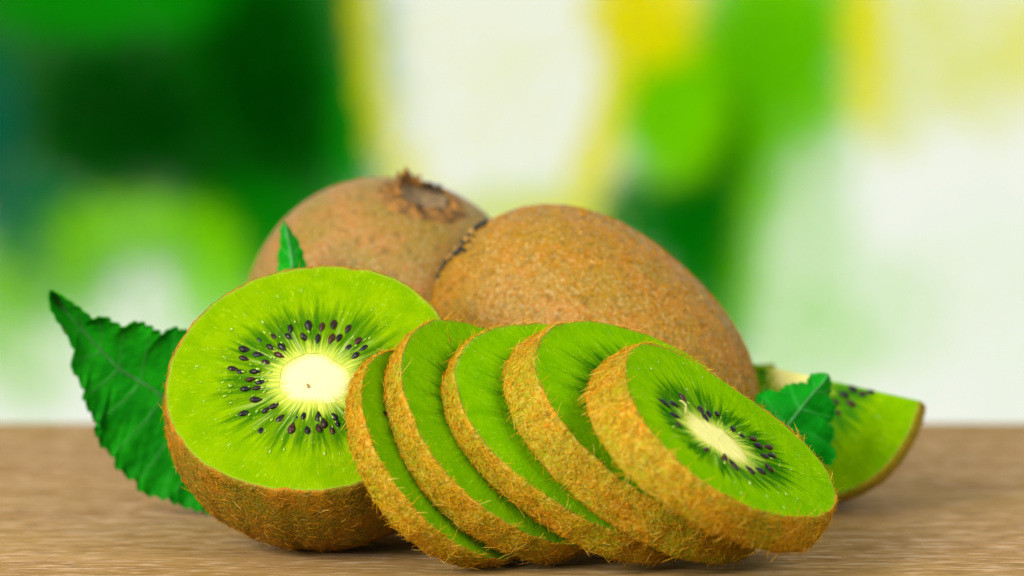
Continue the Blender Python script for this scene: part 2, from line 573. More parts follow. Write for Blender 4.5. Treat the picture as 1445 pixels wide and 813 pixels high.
def make_fuzz(root, M, P, n, g, mat, L=(0.12, 0.34), lift=(0.05, 0.6), bias=(0, 0), r0=0.0065, curl=0.35, weight=None, outward=1):
    pos, N, du, dv, i, j = surf_samples(P, n, g, weight)
    N = N * outward
    ang = g.uniform(0, 2 * np.pi, n)
    T = du * (np.cos(ang) + bias[0])[:, None] + dv * (np.sin(ang) + bias[1])[:, None]
    T -= N * (T * N).sum(1)[:, None]
    T /= np.linalg.norm(T, axis=1)[:, None] + 1e-9
    long_ = g.uniform(0, 1, n) < 0.09
    Ln = np.where(long_, L[0] + (L[1] - L[0]) * g.uniform(.45, 1, n), L[0] + (L[1] - L[0]) * .45 * g.beta(1.5, 2.2, n))
    lf = lift[0] + (lift[1] - lift[0]) * g.beta(1.1, 3.2, n)
    o = obj("fuzz", hair_mesh(pos, N, T, Ln, lf, r0, curl, g, np.clip(np.where(long_, g.uniform(.45, 1, n), g.uniform(0, .8, n)), 0, 1)), mat, root, M)
    o["kind"] = "stuff"
    return o

def kiwi_slice(label, spec, core_c, core_r, seeds, seed, hairs, grp, flesh=None, core_e=(0, 0)):
    c, az, el, t, f, b = (np.array(spec["c"]), spec["az"], spec["el"], spec["t"], spec["f"], spec["b"])
    n, u, w = basis(az, el)
    base = np.array([c[0] - n[0] * t, c[1] - n[1] * t, 0.0])
    root = empty("kiwi_slice", base)
    tag(root, label, "kiwi slice", grp)
    M = plane_matrix(n, u, w, c, base)
    Rf = four(f, TH) + ripple(TH, seed, [(13, .006), (21, .006), (34, .005), (55, .004)])
    Rb = four(b, TH) + ripple(TH, seed + 1, [(9, .008), (17, .008), (29, .006)])
    m = 12
    s = np.linspace(0, 1, m)
    RR = Rf[:, None] * (1 - s) + Rb[:, None] * s + 0.05 * (4 * s * (1 - s)) ** 0.7
    lump = ripple(TH, seed + 2, [(6, .008), (15, .007), (27, .006)])[:, None] * np.sin(s * 3.1)[None]
    RR = RR + lump
    z = np.tile(-t * s, (NT_, 1)) + (0.016 * ripple(TH, seed + 3, [(8, .4), (19, .4), (37, .35)]))[:, None] * (1 - s)
    P = np.stack([RR * np.cos(TH)[:, None], RR * np.sin(TH)[:, None], z], -1)
    # skin: outer band, turned in over the front and the back edge
    lipf = np.stack([(Rf - .05) * np.cos(TH), (Rf - .05) * np.sin(TH), z[:, 0] - .02], -1)[:, None]
    lipf0 = np.stack([(Rf - .012) * np.cos(TH), (Rf - .012) * np.sin(TH), z[:, 0] + .012], -1)[:, None]
    lipb = np.stack([(Rb - .06) * np.cos(TH), (Rb - .06) * np.sin(TH), z[:, -1] - .004], -1)[:, None]
    PP = np.concatenate([lipf, lipf0, P, lipb], 1)
    obj("skin", mesh_np("skin", PP.reshape(-1, 3), [grid_faces(NT_, m + 3, True)], None), M_SKIN_SLICE, root, M)
    face_parts(root, M, Rf - 0.008, core_c, core_r, seed, flesh or M_FLESH_MID, 0.025, back=(Rb - .03, t), core_e=core_e)
    g = np.random.default_rng(seed + 20)
    put_seeds(root, M, seeds, core_c, g, k=1.22)
    make_fuzz(root, M, P, hairs, g, M_HAIR_GOLD, L=(0.06, 0.36), lift=(0.0, 0.5), bias=(0.25, -0.15), r0=0.0050, outward=-1)
    return root, M

SL = [
 {"c": [-1.01, -0.256, 1.97], "az": 1.0903, "el": 0.5778, "t": 0.564, "f": [2.215, -0.13, 0.001, 0.082, -0.043, -0.024, 0.027, -0.006, 0.003], "b": [2.1, -0.102, 0.007, 0.079, -0.012, -0.033, -0.009, 0.009, 0.028]},
 {"c": [0.064, -0.204, 2.31], "az": 0.944, "el": 0.6546, "t": 0.727, "f": [2.416, -0.086, 0.04, 0.033, -0.081, -0.007, 0.022, 0.013, 0.023], "b": [2.286, -0.05, 0.026, 0.019, -0.069, 0.001, 0.013, 0.01, 0.028]},
 {"c": [1.641, -0.532, 2.284], "az": 0.6713, "el": 0.7414, "t": 0.627, "f": [2.423, -0.135, 0.268, 0.068, -0.158, 0.002, 0.085, -0.029, -0.024], "b": [2.471, -0.032, 0.229, 0.022, -0.18, 0.002, 0.094, -0.02, -0.009]},
 {"c": [2.753, -0.793, 2.491], "az": 0.7934, "el": 0.7491, "t": 0.775, "f": [2.262, -0.157, 0.194, 0.034, -0.169, 0.038, 0.07, -0.027, 0.004], "b": [2.512, -0.071, 0.136, 0.011, -0.203, 0.021, 0.075, -0.024, 0.024]},
 {"c": [3.676, -1.913, 2.521], "az": 1.0688, "el": 0.843, "t": 0.72, "f": [2.166, -0.078, -0.032, 0.082, -0.162, -0.063, -0.116, 0.008, -0.031], "b": [2.331, -0.07, 0.037, 0.084, -0.223, -0.078, -0.079, 0.017, -0.048]},
]
S5_SEEDS = [[-1.08, 0.9], [-0.83, 0.83], [-0.33, 0.91], [-1.13, 0.62], [-1.26, 0.42], [-0.14, 0.58], [-0.02, 0.46], [-0.24, 0.4], [0.28, 0.43], [0.3, 0.05], [0.39, -0.12], [0.65, -0.24], [0.6, -0.40], [0.89, -0.49], [0.49, -0.62], [0.78, -0.66], [-1.14, -0.18], [-0.85, -0.44], [-0.77, -0.62], [-0.4, -0.81], [-0.1, -0.87], [0.24, -0.89]]
GRP = "kiwi slices leaning in a row"
kiwi_slice("leftmost kiwi slice of the leaning row, mostly covered and resting against the bright half kiwi", SL[0], (-0.1, 0.05), 0.55, [(-1.5, 0.97)], 31, 6000, GRP)
kiwi_slice("second kiwi slice from the left in the leaning row of slices", SL[1], (0.15, 0.0), 0.6, [], 42, 6600, GRP)
kiwi_slice("middle kiwi slice of the leaning row, with two slices on either side", SL[2], (0.25, 0.0), 0.6, [], 53, 6600, GRP)
kiwi_slice("kiwi slice just behind the front one, wide fuzzy brown rim with whitish sheen", SL[3], (0.1, 0.0), 0.6, [], 64, 7600, GRP)
R5, M5 = kiwi_slice("front kiwi slice at the right end, pale core and black seeds in full view", SL[4], (-0.50, -0.04), 0.60, S5_SEEDS, 75, 8200, GRP, M_FLESH, (0.2, D2R(135)))
fb = np.array([(-0.62, 0.86, 0.03), (-0.63, 0.80, 0.06), (-0.70, 0.70, 0.09), (-0.82, 0.60, 0.07), (-0.98, 0.52, 0.03)])
V, F = tube(fb, [0.012, 0.019, 0.019, 0.016, 0.009], 6)
obj("fibre", mesh_np("fibre", V, [F]), plain("fibre_pale", (0.50, 0.46, 0.13), 0.4), R5, M5)

# ------------------------------------------------------------------ juice drops on the cut faces
k = NT("juice")
k.set((0.135, 0.25, 0.004), 0.10, 0.5)
M_JUICE = k.m

def juice(root, M, n, centre, r0, r1, g, zf, bias=None):
    parts = []
    for _ in range(n):
        a = g.uniform(0, 2 * np.pi) if bias is None else g.normal(bias[0], bias[1])
        r = g.uniform(r0, r1)
        x, y = centre[0] + r * math.cos(a), centre[1] + r * math.sin(a)
        sx = g.uniform(0.018, 0.05) ; sy = sx * g.uniform(.35, .7); h = sy * g.uniform(.5, .9)
        nu, nv = 10, 5
        th = np.linspace(0, 2 * np.pi, nu, endpoint=False); pv = np.linspace(0.02, np.pi / 2, nv)
        V = np.array([[sx * math.sin(q) * math.cos(t), sy * math.sin(q) * math.sin(t), h * math.cos(q)] for t in th for q in pv])
        ca, sa = math.cos(a), math.sin(a)
        V = np.stack([x + V[:, 0] * ca - V[:, 1] * sa, y + V[:, 0] * sa + V[:, 1] * ca, V[:, 2] + zf], -1)
        F = grid_faces(nu, nv, True, flip=True)
        parts.append((V, F))
    V, F = join(parts)
    o = obj("juice_drop", mesh_np("juice_drop", V, F), M_JUICE, root, M)
    o["kind"] = "stuff"
juice(R5, M5, 40, (-0.3, 0.0), 0.6, 1.9, np.random.default_rng(77), 0.004)

# ------------------------------------------------------------------ half kiwi
HALF_F = [2.493, -0.018, 0.001, 0.1, 0.053, -0.028, -0.006, -0.019, 0.014]
HALF_SEEDS = [[-0.14, 1.09], [0.11, 1.06], [0.32, 1.12], [0.59, 1.04], [0.44, 0.83], [0.3, 0.81], [0.79, 0.77], [0.91, 0.62], [0.76, 0.44], [-0.47, 1.02], [-0.49, 0.86], [-0.75, 0.84], [-0.59, 0.63], [-1.02, 0.78], [-1.27, 0.57], [-1.03, 0.47], [-1.27, 0.38], [-1.45, 0.16], [-1.3, 0.1], [-1.05, 0.1], [-1.11, -0.07], [-1.18, -0.27], [-0.97, -0.25], [-0.97, -0.5], [-1.15, -0.77], [-0.77, -0.71], [-0.82, -1.12], [-0.5, -0.88], [-0.27, -1.09], [-0.19, -0.86], [0.01, -1.12], [0.19, -0.85], [0.21, -1.08], [0.47, -0.82], [0.54, -0.97], [0.46, -1.13], [0.73, -0.57], [0.75, -0.92], [-0.63, 0.45], [0.05, 0.80], [-0.2, 0.83], [-0.84, 0.30], [-0.92, -0.12], [0.62, 0.62], [-0.08, -0.80], [0.30, -0.98], [-0.62, -0.62], [-0.80, 0.62]]

def half_kiwi():
    sca = 0.974
    n, u, w = basis(D2R(-3.6), D2R(38))
    c = CAM + (np.array([-3.636, 1.277, 3.133]) - CAM) * sca
    Rf = four(HALF_F, TH) * sca + ripple(TH, 3, [(13, .006), (21, .006), (34, .005), (55, .004)])
    D, m = 3.55, 34
    s = np.sin(np.linspace(0, 1, m) * np.pi / 2)
    kk = np.sqrt(np.clip(1 - s ** 3.0, 0, 1)) * (1 + 0.13 * s * (1 - s) * 2.2)
    RR = (Rf + 0.03)[:, None] * kk + 0.012 * ripple(TH, 4, [(6, .5), (11, .4), (23, .3)])[:, None] * np.sin(s * 3.0)
    z = np.tile(-D * s, (NT_, 1)) + (0.016 * ripple(TH, 6, [(8, .4), (19, .4), (37, .35)]))[:, None] * (1 - s) ** 4
    P = np.stack([RR * np.cos(TH)[:, None], RR * np.sin(TH)[:, None], z], -1)
    Wz = c[2] + P[..., 0] * u[2] + P[..., 1] * w[2] + P[..., 2] * n[2]
    dz = Wz.min()
    print("half kiwi zmin", dz)
    # it rests on the wood: stretch the belly until it just touches
    for _ in range(12):
        D += dz / abs(n[2]) * 0.8
        P[..., 2] = np.tile(-D * s, (NT_, 1)) + (z - np.tile(z.mean(0), (NT_, 1)))
        Wz = c[2] + P[..., 0] * u[2] + P[..., 1] * w[2] + P[..., 2] * n[2]
        dz = Wz.min() - 0.01
    print("half depth", D)
    base = np.array([c[0], c[1] + 1.5, 0])
    root = empty("half_kiwi", base)
    tag(root, "kiwi half with bright green cut face and ring of black seeds, left of the slices", "half kiwi")
    M = plane_matrix(n, u, w, c, base)
    lip = np.stack([(Rf - .05) * np.cos(TH), (Rf - .05) * np.sin(TH), z[:, 0] - .02], -1)[:, None]
    lip0 = np.stack([(Rf + .01) * np.cos(TH), (Rf + .01) * np.sin(TH), z[:, 0] + .012], -1)[:, None]
    PP = np.concatenate([lip, lip0, P], 1)
    obj("skin", mesh_np("skin", PP.reshape(-1, 3), [grid_faces(NT_, m + 2, True)]), M_SKIN_HALF, root, M)
    face_parts(root, M, Rf - 0.0, (0.06 * sca, -0.06), 0.66, 11, M_FLESH_HALF, 0.035, core_e=(0.13, 0.0))
    g = np.random.default_rng(91)
    put_seeds(root, M, [(x * sca, y * sca) for x, y in HALF_SEEDS], (0.05, -0.05), g, lambda x, y: -0.012, k=1.12)
    juice(root, M, 70, (0.05, -0.05), 0.75, 2.2, g, 0.0)
    juice(root, M, 40, (0.05, -0.05), 0.8, 1.8, g, 0.0, bias=(math.pi, 0.5))
    V, F = tube([(-0.06, -0.17, .02), (-0.05, -0.20, .035), (-0.03, -0.25, .02)], [.012, .022, .012], 6)
    obj("speck", mesh_np("speck", V, [F]), plain("speck_brown", (0.50, 0.27, 0.06)), root, M)
    make_fuzz(root, M, P, 16000, g, M_HAIR_BROWN, L=(0.06, 0.32), lift=(0.0, 0.5), bias=(0.5, 0.2), r0=0.0048, outward=-1)
half_kiwi()

# ------------------------------------------------------------------ whole kiwis
def whole_kiwi(label, c, axis, a, b, skin, hair, seed, hairs, L, sq=2.25, dimple=0.0, r0=0.0055):
    axis = np.array(axis) / np.linalg.norm(axis)
    u = np.cross([0.1, -1, 0.05], axis); u /= np.linalg.norm(u)
    w = np.cross(axis, u)
    root = empty("whole_kiwi", (c[0], c[1], 0))
    tag(root, label, "kiwi", "whole kiwis at the back")
    M = plane_matrix(axis, u, w, np.array(c), np.array([c[0], c[1], 0]))
    m = 72
    ph = np.linspace(0.0, np.pi, m)
    sx, cx_ = np.sin(ph), np.cos(ph)
    q = (np.abs(sx) ** sq + np.abs(cx_) ** sq) ** (-1 / sq)
    r = b * q * sx
    z = a * q * cx_
    z = z - dimple * np.exp(-(r / 0.55) ** 2) * (cx_ > 0)
    lump = 1 + 0.012 * ripple(TH, seed, [(2, 1), (3, .7), (5, .4)])
    RR = r[None] * lump[:, None] + 0.008 * ripple(TH, seed + 1, [(7, .6), (13, .5), (22, .4)])[:, None] * np.sin(ph)
    P = np.stack([RR * np.cos(TH)[:, None], RR * np.sin(TH)[:, None], np.tile(z, (NT_, 1))], -1)
    obj("skin", mesh_np("skin", P.reshape(-1, 3), [grid_faces(NT_, m, True, flip=True)]), skin, root, M)
    g = np.random.default_rng(seed + 2)
    make_fuzz(root, M, P[:, 1:-1], hairs, g, hair, L=L, lift=(0.0, 0.8), bias=(0.1, 0.7), r0=r0, outward=1)
    return root, M, P

M_SKIN_BIG = skin_material("skin_big", (0.40, 0.165, 0.003), (0.31, 0.17, 0.003), (0.56, 0.15, 0.006), (0.56, 0.38, 0.14), 0.45, blotch=((0.75, 2.0, 0.75), 0.16, (0.62, 0.12, 0.05)), rough=0.36, spec=0.24)
M_SKIN_BACK = skin_material("skin_back", (0.36, 0.165, 0.03), (0.27, 0.165, 0.015), (0.66, 0.15, 0.02), (0.50, 0.35, 0.17), 0.45, rough=0.38, spec=0.22)
M_HAIR_SHORT = hair_material("hair_short", (0.42, 0.15, 0.004), (0.66, 0.30, 0.012), (0.92, 0.62, 0.18))

RB, MB, PB = whole_kiwi("large fuzzy golden brown whole kiwi lying tilted behind the slices", (1.576, 4.895, 2.963), (-0.723, 0.266, 0.637), 3.465, 2.60, M_SKIN_BIG, M_HAIR_SHORT, 101, 15000, (0.10, 0.34), r0=0.0085)
RK, MK, PK = whole_kiwi("whole kiwi standing upright at the back with its dry stem scar on top", (-2.625, 8.0, 3.221), (0.262, -0.345, 0.901), 3.22, 2.93, M_SKIN_BACK, M_HAIR_SHORT, 111, 7000, (0.05, 0.2), dimple=0.22)

# blossom end of the big kiwi: low ridge and a ring of dark dry beads
def blossom_end():
    g = np.random.default_rng(5)
    Mi = np.array(MB)[:3, :3]
    off = -Mi[1, :2] / np.hypot(Mi[1, 0], Mi[1, 1]) * 0.62
    rr_, zz_ = np.hypot(PB[0, :36, 0], PB[0, :36, 1]), PB[0, :36, 2]
    parts = []
    for k_ in range(80):
        a = g.uniform(0, 2 * np.pi)
        r = abs(g.normal(0.55, 0.10)) if k_ < 62 else g.uniform(0.1, .8)
        bx, by = r * math.cos(a) + off[0], r * math.sin(a) + off[1]
        z = np.interp(math.hypot(bx, by), rr_, zz_)
        nu, nv = 6, 5
        rad = g.uniform(0.025, 0.06)
        th = np.linspace(0, 2 * np.pi, nu, endpoint=False)
        pv = np.linspace(0, np.pi, nv)
        V = np.array([[rad * math.sin(p) * math.cos(t), rad * math.sin(p) * math.sin(t), rad * 1.2 * math.cos(p)] for t in th for p in pv])
        parts.append((V + [bx, by, z + 0.04], grid_faces(nu, nv, True)))
    V, F = join(parts)
    o = obj("dry_style", mesh_np("dry_style", V, F), plain("style_dark", (0.025, 0.028, 0.016), 0.7), RB, MB)
    o["kind"] = "stuff"
    t = np.linspace(0, 2 * np.pi, 60)
    rr = 0.40 + ripple(t, 3, [(3, .03), (7, .02)])
    bx, by = rr * np.cos(t) + off[0], rr * np.sin(t) + off[1]
    zz = np.interp(np.hypot(bx, by), rr_, zz_) + 0.02
    V, F = tube(np.stack([bx, by, zz], -1), 0.07 + ripple(t, 8, [(5, .015), (11, .012)]), 8)
    obj("blossom_ridge", mesh_np("blossom_ridge", V, [F]), plain("ridge_brown", (0.36, 0.19, 0.035), 0.7), RB, MB)
blossom_end()

# stem end of the upright kiwi: raised collar, torn dry flaps, dark flaps as crevice shade, grey scar
def stem_end():
    g = np.random.default_rng(15)
    ztop = PK[0, 6, 2]
    t = np.linspace(0, 2 * np.pi, 72, endpoint=False)
    rs = np.array([1.05, 0.86, 0.72, 0.62, 0.56, 0.5])
    hs = np.array([-0.05, 0.02, 0.09, 0.13, 0.07, -0.06])
    wob = 1 + ripple(t, 4, [(3, .03), (5, .02), (9, .015)])
    hw = 1 + ripple(t, 5, [(2, .25), (4, .3), (9, .25), (15, .15)])
    zr = np.interp(rs, np.hypot(PK[0, :36, 0], PK[0, :36, 1]), PK[0, :36, 2])
    V = np.stack([wob[:, None] * rs * np.cos(t)[:, None], wob[:, None] * rs * np.sin(t)[:, None], zr[None] + hs[None] * hw[:, None]], -1)
    obj("stem_collar", mesh_np("stem_collar", V.reshape(-1, 3), [grid_faces(72, 6, True, flip=True)]), plain("collar_brown", (0.28, 0.125, 0.02), 0.75, nscale=5, var=.6, bump=1.0), RK, MK)
    r2 = np.linspace(0.0, 0.52, 7)
    z2 = np.interp(r2, np.hypot(PK[0, :36, 0], PK[0, :36, 1]), PK[0, :36, 2])
    V = np.stack([r2 * np.cos(t)[:, None], r2 * np.sin(t)[:, None], 0.10 + z2[None] + 0.03 * ripple(t, 6, [(3, 1), (5, .8)])[:, None] * r2 * 2], -1)
    obj("stem_scar", mesh_np("stem_scar", V.reshape(-1, 3), [grid_faces(72, 7, True, flip=True)]), plain("scar_grey", (0.25, 0.16, 0.075), 0.8, nscale=7, var=.5, bump=1.0), RK, MK)
    def flap(a0, a1, h, out, mat, seed):
        ta = np.linspace(a0, a1, 18)
        hh = np.linspace(0, 1, 6)
        edge = np.sin(np.linspace(0.15, np.pi - .15, 18)) ** .5 * (1 + ripple(ta * 5, seed, [(2, .15), (5, .2), (9, .18)]))
        V = []
        for side in (0, 1):
            for i, a in enumerate(ta):
                for q in hh:
                    r = 0.56 + out * q + 0.05 * math.sin(7 * a + q * 3) * q - side * 0.05
                    V.append([r * math.cos(a), r * math.sin(a), zr[3] + h * q * edge[i] - 0.02])
        f0 = grid_faces(18, 6)
        f1 = grid_faces(18, 6, off=108, flip=True)
        rim = np.array([[i * 6 + 5, (i + 1) * 6 + 5, 108 + (i + 1) * 6 + 5, 108 + i * 6 + 5] for i in range(17)])
        obj("sepal_and_crevice", mesh_np("sepal_and_crevice", np.array(V), [f0, f1, rim]), mat, RK, MK)
    br = plain("sepal_brown", (0.34, 0.15, 0.025), 0.75, nscale=6, var=.6, bump=1.0)
    dk = plain("crevice_dark", (0.05, 0.03, 0.012), 0.8, nscale=6, var=.5)  # dark flaps stand in for crevice shade, put into their colour
    # local u points to the left, w towards the camera
    flap(D2R(-75), D2R(20), 0.42, 0.02, br, 2)
    flap(D2R(-20), D2R(62), 0.26, 0.10, br, 3)
    flap(D2R(195), D2R(282), 0.24, -0.06, dk, 4)
    flap(D2R(62), D2R(130), 0.10, 0.14, dk, 5)
    flap(D2R(278), D2R(300), 0.30, -0.1, br, 6)
stem_end()

# ------------------------------------------------------------------ kiwi wedges
def kiwi_wedge(label, c, az, el, R, a0, a1, depth, seeds, seed, core_r=0.5, bulge=0.14, clip=9.0):
    n, u, w = basis(az, el)
    base = np.array([c[0], c[1], 0.0])
    root = empty("kiwi_wedge", base)
    tag(root, label, "kiwi wedge", "cut kiwi pieces at the right back")
    M = plane_matrix(n, u, w, np.array(c), base)
    na, ns, nd = 72, 30, 14
    A = np.linspace(a0, a1, na)
    dd_ = np.linspace(0, 1, 40)
    sh_ = np.sqrt(np.clip(1 - dd_ ** 3.0, 0, 1)) * (1 + bulge * dd_ * (1 - dd_))
    zz_ = [R * s_ * (math.cos(a) * u[2] + math.sin(a) * w[2]) - depth * d_ * n[2] for d_, s_ in zip(dd_, sh_) for a in A]
    c = (c[0], c[1], 0.01 - min(zz_))
    print("wedge z", c[2])
    M = plane_matrix(n, u, w, np.array(c), base)
    Ro = R * (1 + ripple(A, seed, [(2, .015), (3, .015), (9, .003)]))
    Ro = np.where(np.cos(A) < -1e-3, np.minimum(Ro, clip / np.maximum(-np.cos(A), 1e-3)), Ro)
    s = np.linspace(0, 1, ns)
    # flesh: front face then the two straight cut sides running back
    rad = core_r + (Ro[:, None] - 0.03 - core_r) * s
    Z = 0.02 * np.sin(A * 17)[:, None] * np.exp(-((s - .25) / .2) ** 2)
    V = [np.stack([rad * np.cos(A)[:, None], rad * np.sin(A)[:, None], Z], -1).reshape(-1, 3)]
    pol = [np.stack([np.cos(A)[:, None] + 0 * s, np.sin(A)[:, None] + 0 * s, 0 * A[:, None] + s], -1).reshape(-1, 3)]
    F = [grid_faces(na, ns, flip=True)]
    off = na * ns
    d = np.sin(np.linspace(0, 1, nd) * np.pi / 2)
    sh = np.sqrt(np.clip(1 - d ** 3.0, 0, 1)) * (1 + bulge * d * (1 - d))
    s0 = np.linspace(0, 1, 24)
    for a, ro, fl in ((a0, Ro[0], False), (a1, Ro[-1], True)):
        rr = s0[:, None] * (ro - .03) * sh[None]
        X = np.stack([rr * math.cos(a), rr * math.sin(a), np.tile(-depth * d, (24, 1))], -1).reshape(-1, 3)
        V.append(X)
        sv = np.clip((s0 - core_r / R) / (1 - core_r / R), 0, 1)
        pol.append(np.stack([np.tile(np.cos(d * 2)[None], (24, 1)), np.tile(np.sin(d * 2)[None], (24, 1)), np.tile(sv[:, None], (1, nd))], -1).reshape(-1, 3))
        F.append(grid_faces(24, nd, off=off, flip=fl))
        off += 24 * nd
    obj("flesh", mesh_np("flesh", np.concatenate(V), F, {"pol": np.concatenate(pol)}), M_FLESH_WEDGE, root, M)
    rr = np.linspace(0.0, 1.0, 8)
    cr = core_r * (1.01 + ripple(A, seed + 3, [(9, .03), (15, .03)]))
    X = np.stack([cr[:, None] * rr * np.cos(A)[:, None], cr[:, None] * rr * np.sin(A)[:, None], 0.03 - 0.03 * np.tile(rr ** 6, (na, 1))], -1)
    obj("core", mesh_np("core", X.reshape(-1, 3), [grid_faces(na, 8, flip=True)], {"pol": np.stack([np.cos(A)[:, None] + 0 * rr, np.sin(A)[:, None] + 0 * rr, 0 * A[:, None] + rr], -1).reshape(-1, 3)}), M_CORE_SLICE, root, M)
    P = np.stack([Ro[:, None] * sh * np.cos(A)[:, None], Ro[:, None] * sh * np.sin(A)[:, None], np.tile(-depth * d, (na, 1))], -1)
    lip = np.stack([(Ro - .06) * np.cos(A), (Ro - .06) * np.sin(A), np.full(na, -.01)], -1)[:, None]
    PP = np.concatenate([lip, P], 1)
    obj("skin", mesh_np("skin", PP.reshape(-1, 3), [grid_faces(na, nd + 1)]), M_SKIN_SLICE, root, M)
    g = np.random.default_rng(seed + 7)
    put_seeds(root, M, [(r * math.cos(D2R(a)), r * math.sin(D2R(a))) for a, r in seeds], (0, 0), g, k=1.25)
    Pm = np.concatenate([P, P[-1:]], 0)
    w_ = np.ones(Pm.shape[:2]); w_[-2:] = 0
    make_fuzz(root, M, Pm, 1800, g, M_HAIR_GOLD, L=(0.06, 0.22), r0=0.006, weight=w_, outward=-1)
    return root

kiwi_wedge("kiwi wedge with green cut face lying at the far right behind the round leaf", (5.56, 5.5, 2.46), D2R(-14), D2R(15), 2.52, D2R(-191), D2R(-11), 2.6,
           [(-14, 1.15), (-16, 1.35), (-13, 1.5), (-22, 1.05), (-27, 1.25), (-35, 0.95), (-41, 1.15), (-52, 1.0), (-64, 1.1), (-80, 1.0), (-182, 0.85), (-176, 1.05), (-168, .9), (-186, 1.1), (-155, 1.0), (-140, 1.05), (-120, 1.0)], 131, clip=1.05)
kiwi_wedge("small corner of another kiwi wedge peeping out behind the big whole kiwi", (5.42, 8.4, 0.05), D2R(-4), D2R(-7), 2.66, D2R(90), D2R(179), 2.4,
           [(100, 1.0), (115, 1.1), (130, 1.0), (150, 1.1), (168, 1.0)], 141, bulge=-0.8)

# ------------------------------------------------------------------ leaves
def px(p, Y):
    """a point of the leaf outline measured in the photograph, at depth Y (cm)"""
    f = 100 / 36 * 1445
    d = np.array([p[0] - 722.5, 0, 0]) + f * np.array([0, math.cos(PITCH), -math.sin(PITCH)]) - (p[1] - 406.5) * np.array([0, math.sin(PITCH), math.cos(PITCH)])
    return CAM + d * (Y - CAM[1]) / d[1]

def resample(pts, n):
    pts = np.array(pts, float)
    L = np.r_[0, np.cumsum(np.linalg.norm(np.diff(pts, axis=0), axis=1))]
    t = np.linspace(0, L[-1], n)
    return np.stack([np.interp(t, L, pts[:, i]) for i in range(2)], -1)

def leaf(label, left, right, mid, Yfun, mat, vmat, seed, veins, tilt, fold=0.25, thick=0.025, n=110, teeth=(0, 0)):
    Lm, Rm, Mm = resample(left, n), resample(right, n), resample(mid, n)
    dL, dR = np.zeros_like(Lm), np.zeros_like(Rm)
    if teeth[1]:
        tq = np.linspace(0, 1, n)
        for E_, D_ in ((Lm, dL), (Rm, dR)):
            out = E_ - Mm
            ln = np.linalg.norm(out, axis=1)[:, None] + 1e-6
            ph = (tq * teeth[0] + .25 * np.sin(tq * 17)) % 1
            amp = teeth[1] * (np.where(ph < .7, ph / .7, (1 - ph) / .3) - .5) * np.clip(ln[:, 0] / 30, 0, 1)
            D_ += out / ln * amp[:, None]
    h = 16
    rows = []
    for a, b, da, db in ((Lm, Mm, dL, 0 * dL), (Mm, Rm, 0 * dR, dR)):
        q = np.linspace(0, 1, h)
        rows.append(a[:, None] * (1 - q)[None, :, None] + b[:, None] * q[None, :, None] + da[:, None] * ((1 - q) ** 5)[None, :, None] + db[:, None] * (q ** 5)[None, :, None])
    G = np.concatenate([rows[0], rows[1][:, 1:]], 1)          # n x (2h-1) in the photo's scale
    m = G.shape[1]
    tt = np.linspace(0, 1, n)
    cross = np.abs(np.linspace(-1, 1, m))
    g = np.random.default_rng(seed)
    vfreq = veins
    vein = np.zeros((n, m))
    for j in range(m):
        ph = (tt + tilt * cross[j]) * vfreq
        dv = np.abs(ph - np.round(ph))
        vein[:, j] = np.exp(-(dv / 0.055) ** 2) * (cross[j] < .93) * (1 - .5 * cross[j])
    quilt = np.zeros((n, m))
    for j in range(m):
        ph = (tt + tilt * cross[j]) * vfreq
        quilt[:, j] = -np.cos(2 * np.pi * ph) * 0.5
    W = np.zeros((n, m, 3))
    for i in range(n):
        for j in range(m):
            dy = Yfun(G[i, j], tt[i], cross[j]) + fold * cross[j] ** 1.5 - 0.012 * quilt[i, j] * min(1, cross[j] * 3) * (1 - cross[j] ** 4) * math.sin(math.pi * tt[i]) ** .5
            dy += 0.03 * math.sin(G[i, j, 0] * .13 + G[i, j, 1] * .07) * cross[j]
            W[i, j] = px(G[i, j], dy)
    base = W.reshape(-1, 3).mean(0)
    base[2] = max(0.0, W[..., 2].min())
    root = empty("leaf", base)
    V = (W - base).reshape(-1, 3)
    du = np.gradient(W, axis=0); dv = np.gradient(W, axis=1)
    N = np.cross(du, dv); N /= np.linalg.norm(N, axis=-1)[..., None] + 1e-9
    if N[..., 1].mean() < 0:
        N = -N
    Vb = (W + N * thick - base).reshape(-1, 3)
    f0 = grid_faces(n, m)
    ring = [i * m for i in range(n)] + [(n - 1) * m + j for j in range(1, m)] + [i * m + m - 1 for i in range(n - 2, -1, -1)] + [j for j in range(m - 2, 0, -1)]
    ring = np.array(ring); r2 = np.roll(ring, -1)
    rim = np.stack([ring, r2, r2 + n * m, ring + n * m], -1)
    obj("blade", mesh_np("blade", np.concatenate([V, Vb]), [f0, f0[:, ::-1] + n * m, rim], {"vein": np.tile(vein.ravel(), 2)}), mat, root)
    # midrib and side veins stand proud of the blade
    c = W[:, h - 1] - base - N[:, h - 1] * 0.012
    Vt, Ft = tube(c[2:], np.linspace(0.018, 0.045, n - 2), 8)
    obj("midrib", mesh_np("midrib", Vt, [Ft]), vmat, root)
    for kv in range(1, int(vfreq) + 1):
        for sgn in (-1, 1):
            pts = []
            for cr in np.linspace(0, 0.86, 9):
                t0 = kv / vfreq - tilt * cr
                if t0 < 0.02:
                    break
                jj = int(round((h - 1) + sgn * cr * (h - 1)))
                ii = min(n - 1, int(round(t0 * (n - 1))))
                pts.append(W[ii, jj] - base - N[ii, jj] * 0.006)
            if len(pts) > 3:
                Vt, Ft = tube(np.array(pts), np.linspace(0.013, 0.005, len(pts)), 6)
                obj("side_vein", mesh_np("side_vein", Vt, [Ft]), vmat, root)
    tag(root, label, "leaf", "green leaves tucked around the kiwis")
    return root

